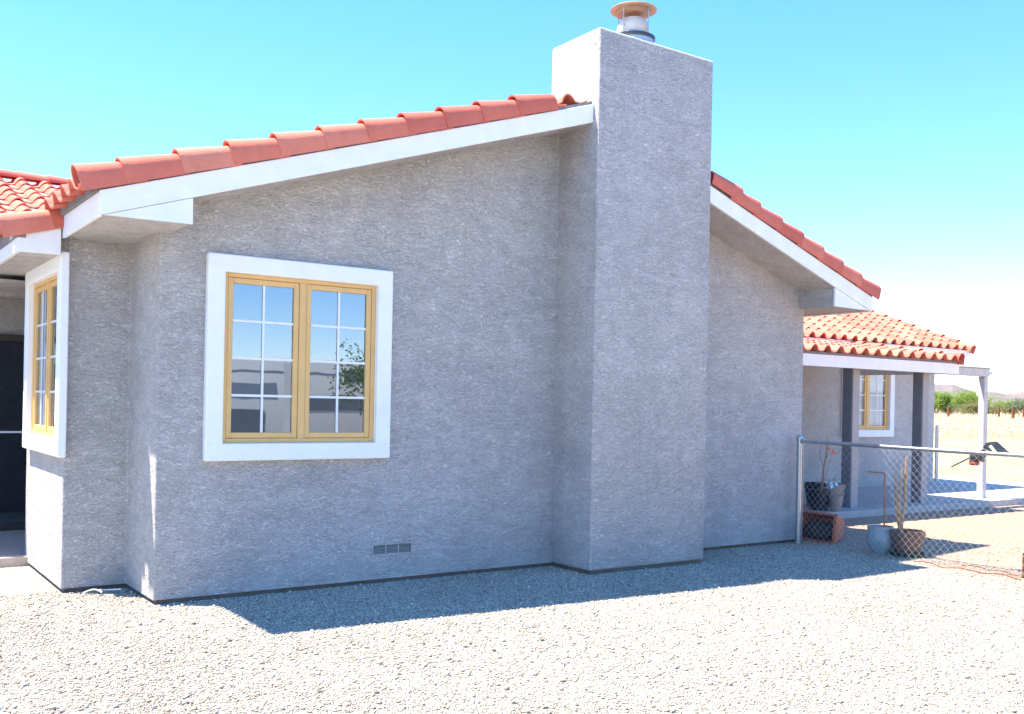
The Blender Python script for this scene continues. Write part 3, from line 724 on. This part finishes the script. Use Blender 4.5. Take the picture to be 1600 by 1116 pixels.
sp = [([(0, 0, 0), (.02, 0, .3), (.10, .02, .5), (.12, .03, .75)], .014, .006), ([(.02, 0, .3), (-.05, .02, .5), (-.03, .0, .7)], .007, .003), ([(.08, 0, .45), (.2, .02, .66)], .006, .003)]
stems('bare_shrub', (10.10, 1.86, .32), sp, 'bare branching shrub rising out of the larger black tub')
sp = [([(0, 0, 0), (.02, .01, .12), (.05, .01, .2)], .006, .003), ([(0.03, 0, 0), (.0, .02, .14)], .005, .003)]
stems('dry_twigs', (10.33, 1.84, .33), sp, 'two short dry twigs poking out of the taupe pot')
b = bmesh.new()
for k in range(16):
    c = Vector((random.uniform(-.05, .05), random.uniform(-.04, .04), random.uniform(0, .12))); vs = [b.verts.new(c+Vector([random.uniform(-.055, .055) for _ in range(3)])) for _ in range(3)]; b.faces.new(vs)
fo = to_obj(b, 'foil_scrap', simple('silver_foil', (.75, .82, .9), .25, .9)); fo.location = (9.93, 1.58, .36)
tag(fo, label='crumpled silver foil balloon lying on the small black porch pot', cat='foil')
m = MB().tube([(-.36+.02*k+.15*math.sin(k*.5)*.3, .60+.05*math.sin(k*.8), GZ+.022+.012*abs(math.sin(k*.6))) for k in range(14)], .006, 6)
m.build('white_strap', simple('white_plastic', (.75, .75, .75), .5), label='short looped white plastic strap lying at the foot of the recessed wall', cat='strap')

LEAF = simple('dead_leaf', (.42, .16, .07), .8, var=.3)
for k, (x, y, lab) in enumerate(((1.62, -2.55, 'dry brown leaf on the sunlit gravel below the foundation vent'), (3.5, -2.3, 'dry brown leaf on the sunlit gravel in front of the chimney'), (-.5, -2.9, 'dry brown leaf on the gravel at the lower left of the picture'))):
    b = bmesh.new(); pl = [(0, 0, 0), (.018, .009, .008), (.038, 0, .004), (.02, -.010, .009)]; b.faces.new([b.verts.new(q) for q in pl])
    bmesh.ops.solidify(b, geom=b.faces[:], thickness=.0015)
    o = to_obj(b, 'dead_leaf', LEAF); o.location = (x, y, GZ+.014); o.rotation_euler = (.2, -.1, k*1.3); tag(o, label=lab, cat='leaf')
# power tool hung behind the rail
PT = simple('charcoal_plastic', (.028, .033, .032), .5, var=.25); REDP = simple('red_plastic', (.45, .05, .03), .45)
tl = empty('garden_tool', (7.3, -2.15, 1.05), label='black and red string trimmer propped over the fence top rail', cat='garden tool')
def tt(pts, r, name, mat, n=10, r2=None): return addp(MB().tube(pts, r, n, r2), name, mat, tl, smooth=True)
tt([(7.26, -1.86, .95), (7.24, -2.09, 1.065)], .008, 'shaft', PT, 6)
m = MB().lathe([(.03, .98), (.042, 1.0), (.046, 1.05), (.045, 1.08), (.03, 1.11), (.015, 1.12)], 16, (7.24, -2.11, 0)); addp(m, 'motor_housing', PT, tl, smooth=True)
m = MB().lathe([(.044, .985), (.048, .99), (.048, 1.01), (.046, 1.015)], 16, (7.24, -2.11, 0)); addp(m, 'red_collar', REDP, tl, smooth=True)
m = MB(); m.prism([(-2.17, 1.03), (-2.20, 1.02), (-2.215, 1.09), (-2.205, 1.14), (-2.185, 1.10), (-2.165, 1.09)], 7.2, 7.26, 'x'); addp(m, 'trigger_guard', PT, tl)
m = MB(); m.prism([(-2.23, 1.155), (-2.265, 1.21), (-2.325, 1.225), (-2.36, 1.195), (-2.40, 1.14), (-2.45, 1.13), (-2.455, 1.085), (-2.37, 1.085), (-2.315, 1.125), (-2.285, 1.15)], 7.16, 7.27, 'x'); m.bevel(.012, 2); addp(m, 'handle_housing', PT, tl, smooth=True)
m = MB(); m.prism([(-2.30, 1.175), (-2.325, 1.19), (-2.385, 1.12), (-2.37, 1.105)], 7.152, 7.158, 'x'); addp(m, 'label_strip', MUNTIN, tl)

# ------------------------------------------------------------------ desert beyond
def far(px, d):   # compass direction of a column, as a point d metres out
    v = fw+rt2*((px-800)/1550.36); v.z = 0; v.normalize(); return CAM.x+v.x*d, CAM.y+v.y*d
def leafcloud(bm, c, rad, n, size, seed):
    rnd = random.Random(seed); blobs = [(Vector((rnd.uniform(-.8, .8)*rad[0], rnd.uniform(-.8, .8)*rad[1], rnd.uniform(-.35, .5)*rad[2])), rnd.uniform(.35, .6)) for _ in range(13)]
    for _ in range(n):
        q, s = rnd.choice(blobs)
        d = Vector([rnd.gauss(0, 1) for _ in range(3)]).normalized()*rnd.random()**.45
        p = Vector(c)+q+Vector((d.x*rad[0]*s, d.y*rad[1]*s, d.z*rad[2]*s*1.1))
        a = Vector([rnd.gauss(0, 1) for _ in range(3)]).normalized()*size*rnd.uniform(.6, 1.4); e = a.orthogonal().normalized()*size*.6
        bm.faces.new([bm.verts.new(p-a), bm.verts.new(p+e), bm.verts.new(p+a), bm.verts.new(p-e)])
def leaf_mat(name, c):
    m = Mt(name, c, .7, spec=.2); f = m.noise(m.world(), 1.3, 3, .6)
    m.color(m.ramp(f, [(.3, tuple(v*.7 for v in c)), (.7, tuple(v*1.3 for v in c))]))
    tr = m.n('ShaderNodeBsdfTranslucent'); tr.inputs[0].default_value = (c[0]*1.2, c[1]*1.3, c[2], 1)
    mx = m.n('ShaderNodeMixShader'); mx.inputs[0].default_value = .35; m.l(m.p.outputs[0], mx.inputs[1]); m.l(tr.outputs[0], mx.inputs[2]); m.l(mx.outputs[0], m.out.inputs[0]); return m.m
LIME = leaf_mat('lime_leaf', (.17, .25, .04)); OLIVE = leaf_mat('olive_leaf', (.17, .165, .06)); DUSTY = leaf_mat('dusty_leaf', (.12, .15, .08))
def tree(name, px, d, w, h, mat, label, cat='tree', n=2600, group=None, base=None):
    x, y = far(px, d); z = hz(x, y); e = empty(name, (x, y, z), label=label, cat=cat, group=group)
    bm = bmesh.new(); leafcloud(bm, (0, 0, h*.55), (w/2, w/2, h*.5), n, .11 if h > 1.6 else .07, int(px*7+d)); to_obj(bm, 'crown', mat, e)
    m = MB()
    rnd = random.Random(px)
    for k in range(4):
        a = rnd.uniform(0, 6.3); m.tube([(0, 0, -.1), (.15*w*math.cos(a), .15*w*math.sin(a), h*.3), (.28*w*math.cos(a), .28*w*math.sin(a), h*.62)], .09*h/3, 6, .03)
    m.build('trunk', STICK, e, smooth=True); return e
tree('palo_verde_tree', 1463, 120, 2.6, 2.9, LIME, 'bright green tree just right of the house corner beyond the yard', n=3200)
tree('mesquite_tree', 1492, 150, 6.0, 3.2, LIME, 'left half of the broad bright green tree clump below the mountains')
tree('mesquite_tree', 1524, 152, 6.0, 3.1, LIME, 'bright green tree partly behind the white timber post')
tree('mesquite_tree', 1508, 146, 4.2, 3.6, LIME, 'tallest bright green tree in the middle of the clump')
tree('creosote_bush', 1527, 118, 3.6, 2.0, OLIVE, 'olive bush in front of the green trees, left of the white timber post', 'bush', 1400)
tree('creosote_bush', 1552, 125, 4.2, 1.9, OLIVE, 'olive bush just right of the white timber post', 'bush', 1400)
tree('mesquite_tree', 1574, 150, 2.8, 2.3, LIME, 'small green tree right of the white post between two rusty fence posts')
tree('creosote_bush', 1598, 125, 3.6, 2.2, DUSTY, 'dusty grey green bush at the right edge of the picture', 'bush', 1400)
tree('creosote_bush', 1480, 122, 2.4, 1.2, OLIVE, 'low olive bush around the leftmost rusty fence post', 'bush', 1000)
tree('creosote_bush', 1496, 124, 3.6, 1.3, OLIVE, 'low olive bush under the tallest green tree', 'bush', 1000)
tree('creosote_bush', 1511, 121, 3.4, 1.5, DUSTY, 'grey green bush under the right part of the tree clump', 'bush', 1000)
tree('creosote_bush', 1578, 128, 4.0, 1.6, OLIVE, 'wide olive bush behind the two right rusty fence posts', 'bush', 1200)
for px, w, lab in ((1482, .26, 'leftmost rusty post of the distant range fence'), (1561, .22, 'middle rusty post of the distant range fence right of the white timber post'), (1583, .3, 'thickest rusty post of the distant range fence near the right edge'), (1599.5, .2, 'rusty fence post cut by the right edge of the picture')):
    x, y = far(px, 100); z = hz(x, y); m = MB(); m.tube([(x, y, z-.3), (x+.02, y, z+.5), (x, y, z+1.25)], w/2, 8, w/2*.8); m.build('rusty_post', RUST, label=lab, cat='fence post', group='rusty posts of the distant fence')
# dry brush
def drybrush():
    m = Mt('dry_grass', (.45, .36, .24), .9, spec=.1)
    oi = m.n('ShaderNodeNewGeometry'); m.color(m.ramp(oi.outputs['Random Per Island'], [(0, (.30, .22, .14)), (.4, (.42, .33, .22)), (.85, (.54, .45, .33)), (1, (.30, .27, .14))]))
    rnd = random.Random(3); V = []; F = []
    for _ in range(1500):
        d = 52+(rnd.random()**.75)*80; a = rnd.uniform(1425, 1660); x, y = far(a, d)
        z = hz(x, y); R = rnd.uniform(.35, 1.5); hh = R*rnd.uniform(.3, .5)
        for k in range(46):
            an = rnd.uniform(0, 6.283); q = rnd.random()**.5; el = rnd.uniform(.0, 1.0)
            c = Vector((x+R*q*math.cos(an), y+R*q*math.sin(an), z+hh*math.sqrt(1-q*q)*el**.5+.02)); sz = rnd.uniform(.05, .13)
            u_ = Vector((rnd.gauss(0, 1), rnd.gauss(0, 1), rnd.gauss(0, .8))).normalized()*sz; w_ = u_.orthogonal().normalized()*sz*.5
            n = len(V); V += [tuple(c-u_), tuple(c+w_), tuple(c+u_)]; F.append((n, n+1, n+2))
    me = bpy.data.meshes.new('dry_brush'); me.from_pydata(V, [], F); me.materials.append(m.m)
    o = bpy.data.objects.new('dry_brush', me); COL.objects.link(o); tag(o, label='pale dry grass and tumbleweed scrub covering the desert flat', cat='dry brush', kind='stuff')
drybrush()
# mountains: a full ring, real size
def mountains():
    rock = Mt('desert_rock', (.20, .16, .14), .95, spec=.1); f = rock.noise(rock.world((.01, .01, .02)), 1., 6, .7)
    rock.color(rock.ramp(f, [(.3, (.15, .115, .105)), (.7, (.28, .225, .195))])); rock.bump(rock.noise(rock.world(), .02, 8, .7), 18.)
    from mathutils import noise as nz
    na, nr_ = 720, 26; V = []; F = []
    for i in range(na):
        a = 2*math.pi*i/na
        for j in range(nr_):
            t = j/(nr_-1); r = 2300+t*2100
            x, y = CAM.x+r*math.cos(a), CAM.y+r*math.sin(a)
            env = math.sin(math.pi*min(1, t*1.05))**1.2 if t < .95 else 0
            n1 = nz.fractal(Vector((x*.0016+3.1, y*.0016, .3)), 1., 2.1, 6)
            deg = math.degrees(a)
            pk = 62+7*math.sin(deg*.9+1.7)+5*math.sin(deg*2.3+.6)
            h = env*max(6, pk*(1+.38*n1))+4*nz.fractal(Vector((x*.01, y*.01, 0)), 1., 2., 4)*env
            V.append((x, y, h))
        col = V[-nr_:]; mx_ = max((p[2])/math.hypot(p[0]-CAM.x, p[1]-CAM.y) for p in col)
        tgt = math.tan(R_(1.22+.16*math.sin(deg*.8+.4)+.42*nz.fractal(Vector((math.cos(a)*24, math.sin(a)*24, .7)), 1., 2.1, 5)))
        V[-nr_:] = [(p[0], p[1], 1.0+p[2]*tgt/mx_) for p in col]
    for i in range(na):
        for j in range(nr_-1):
            A = i*nr_+j; B = ((i+1) % na)*nr_+j; F.append((A, B, B+1, A+1))
    me = bpy.data.meshes.new('mountains'); me.from_pydata(V, [], F); me.materials.append(rock.m)
    o = bpy.data.objects.new('mountains', me); COL.objects.link(o); tag(o, kind='structure')
mountains()
# power lines
POLE = simple('utility_pole_wood', (.16, .11, .08), .9)
for i, (dz) in enumerate((0, -1.)):
    x0, y0 = far(1440, 175); x1, y1 = far(1700, 150); pts = []
    for k in range(25):
        t = k/24; pts.append((x0+(x1-x0)*t, y0+(y1-y0)*t, 14.0+dz*4-1.2*math.sin(math.pi*t)-2*t))
    m = MB().tube(pts, .035, 4); m.build('power_line', BLK, label=('upper' if i == 0 else 'lower')+' thin overhead cable crossing the sky at the right edge', cat='cable', group='overhead cables at the right edge')

# ------------------------------------------------------------------ behind the camera: seen only mirrored in the glass
TRW = simple('trailer_cream', (.62, .60, .55), .35, var=.04); TRS = simple('trailer_stripe', (.22, .25, .28), .4); TRG = simple('trailer_dark_glass', (.13, .15, .17), .25, spec=.8)
tr = empty('travel_trailer', (6.6, -14.2, GZ), label='cream travel trailer with dark windows mirrored in the gable window', cat='trailer')
def tp_(m, n, mat, **k): o = m.build(n, mat, tr, **k); return o
m = MB(); m.prism([(-3.3, .45), (3.6, .45), (3.9, .8), (4.0, 1.6), (3.6, 2.3), (3.3, 2.42), (-3.2, 2.42), (-3.35, 2.3)], -1.2, 1.2); m.bevel(.06, 3); tp_(m, 'body', TRW, smooth=True)
for (a, b, c, d) in ((-2.5, -.75, .72, 1.3), (1.1, 1.75, 1.95, 2.2), (.1, 1.6, 1.3, 1.62), (2.1, 3.2, 1.2, 1.9)):
    m = MB(); m.box(a, b, 1.19, 1.215, c, d); m.bevel(.06, 3, lambda e: abs(e.verts[0].co.y-e.verts[1].co.y) > .01); tp_(m, 'window', TRG)
tp_(MB().box(-3.25, 3.9, 1.2, 1.207, 2.08, 2.12), 'stripe', TRS); tp_(MB().box(-3.25, -.5, 1.2, 1.207, 1.55, 1.85), 'stripe', TRS)
m = MB().box(-.35, -.02, 1.2, 1.215, .5, 2.3); tp_(m, 'door', TRW)
for x in (-.6, .35):
    w_ = MB().lathe([(.05, -.1), (.33, -.1), (.34, -.05), (.34, .05), (.33, .1), (.05, .1)], 28).build('wheel', BLACKP, tr, smooth=True); w_.rotation_euler = (R_(90), 0, 0); w_.location = (x, 1.05, .34)
e = empty('young_tree', (7.35, -11.2, GZ), label='small leafy tree in front of the trailer, mirrored in the right sash', cat='tree')
bm = bmesh.new(); leafcloud(bm, (0, 0, 1.95), (.55, .6, .85), 1000, .035, 5); to_obj(bm, 'crown', leaf_mat('young_leaf', (.10, .15, .04)), e)
MB().tube([(0, 0, -.1), (.03, 0, .8), (-.02, .03, 1.5), (.05, 0, 2.1)], .035, 8, .012).build('trunk', STICK, e, smooth=True)

def haze():
    m = bpy.data.materials.new('air'); m.use_nodes = True; nt = m.node_tree
    for n in list(nt.nodes):
        if n.type == 'BSDF_PRINCIPLED': nt.nodes.remove(n)
    v = nt.nodes.new('ShaderNodeVolumePrincipled'); v.inputs['Density'].default_value = .00004; v.inputs['Color'].default_value = (.82, .84, .95, 1)
    nt.links.new(v.outputs[0], nt.nodes['Material Output'].inputs['Volume'])
    o = MB().box(-6500, 6500, -6500, 6500, -4, 135).build('haze', m); tag(o, label='thin pale desert haze lying over the far mountains', cat='haze', kind='stuff')
haze()
# ------------------------------------------------------------------ loose gravel stones (uncountable)
def gravel():
    m = Mt('gravel_stone', (.45, .42, .36), .9, spec=.2)
    at = m.n('ShaderNodeNewGeometry')
    m.color(m.ramp(at.outputs['Random Per Island'], [(0, (.24, .20, .165)), (.13, (.38, .335, .27)), (.36, (.50, .455, .375)), (.75, (.56, .52, .44)), (.93, (.66, .625, .56)), (.965, (.44, .30, .21)), (1, (.30, .28, .26))]))
    pt = m.ramp(m.noise(m.world(), .9, 5, .65), [(.3, (.84, .81, .77)), (.5, (1, .99, .97)), (.7, (1.06, 1.05, 1.02))])
    ic = m.p.inputs['Base Color'].links[0].from_socket; m.color(m.mix(1., ic, pt, 'MULTIPLY'))
    m.bump(m.noise(m.world(), 260, 2, .6), .002, .6)
    N = 640000
    x = np.random.uniform(-3.2, 9.2, N); y = np.random.uniform(-6.6, .9, N)
    dx, dy = x-CAM.x, y-CAM.y; dep = dx*fw.x+dy*fw.y; lat = dx*rt.x+dy*rt.y
    ok = (dep > 3.3) & (np.abs(lat) < dep*.56+.25)
    ok &= ~((x > .0) & (y > -.01)) & ~((x > 3.66) & (x < 5.13) & (y > -.575)) & ~((x > -.49) & (y > .78))
    ok &= np.random.rand(N) < np.clip(1.25-dep*.055, .45, 1)
    ok &= ~((x > 6.9+.4*np.random.randn(N)) & (np.random.rand(N) < .65))
    x, y, dep = x[ok], y[ok], dep[ok]
    x, y = x[:275000], y[:275000]; n = len(x)
    r = np.random.lognormal(np.log(.0050), .40, n).clip(.0028, .019)
    base = np.array([(1,0,0),(0,1,0),(-1,0,0),(0,-1,0),(0,0,1),(0,0,-1)], float)
    F = np.array([(0,1,4),(1,2,4),(2,3,4),(3,0,4),(1,0,5),(2,1,5),(3,2,5),(0,3,5)])
    V = base[None]*(1+.35*np.random.uniform(-1, 1, (n, 6, 1)))+np.random.uniform(-.25, .25, (n, 6, 3))
    V = V*np.stack([np.random.uniform(.8, 1.5, n), np.random.uniform(.8, 1.2, n), np.random.uniform(.5, .8, n)], 1)[:, None]*r[:, None, None]
    a = np.random.uniform(0, 6.283, n); t = np.random.uniform(-.5, .5, n)
    ca, sa, ct, st = np.cos(a)[:, None], np.sin(a)[:, None], np.cos(t)[:, None], np.sin(t)[:, None]
    X, Y, Z = V[..., 0], V[..., 1], V[..., 2]; X, Z = X*ct-Z*st, X*st+Z*ct; X, Y = X*ca-Y*sa, X*sa+Y*ca
    hzv = GZ+r*np.random.uniform(.05, .55, n)
    V = np.stack([X+x[:, None], Y+y[:, None], Z+hzv[:, None]], -1).reshape(-1, 3)
    F = (F[None]+6*np.arange(n)[:, None, None]).reshape(-1, 3)
    me = bpy.data.meshes.new('gravel'); me.vertices.add(len(V)); me.vertices.foreach_set('co', V.ravel())
    me.loops.add(F.size); me.loops.foreach_set('vertex_index', F.ravel().astype(np.int32)); me.polygons.add(len(F))
    me.polygons.foreach_set('loop_start', (np.arange(len(F))*3).astype(np.int32)); me.update(calc_edges=True); me.validate()
    me.materials.append(m.m)
    o = bpy.data.objects.new('gravel', me); COL.objects.link(o); tag(o, label='loose pale gravel covering the yard in front of the house', cat='gravel', kind='stuff')
gravel()
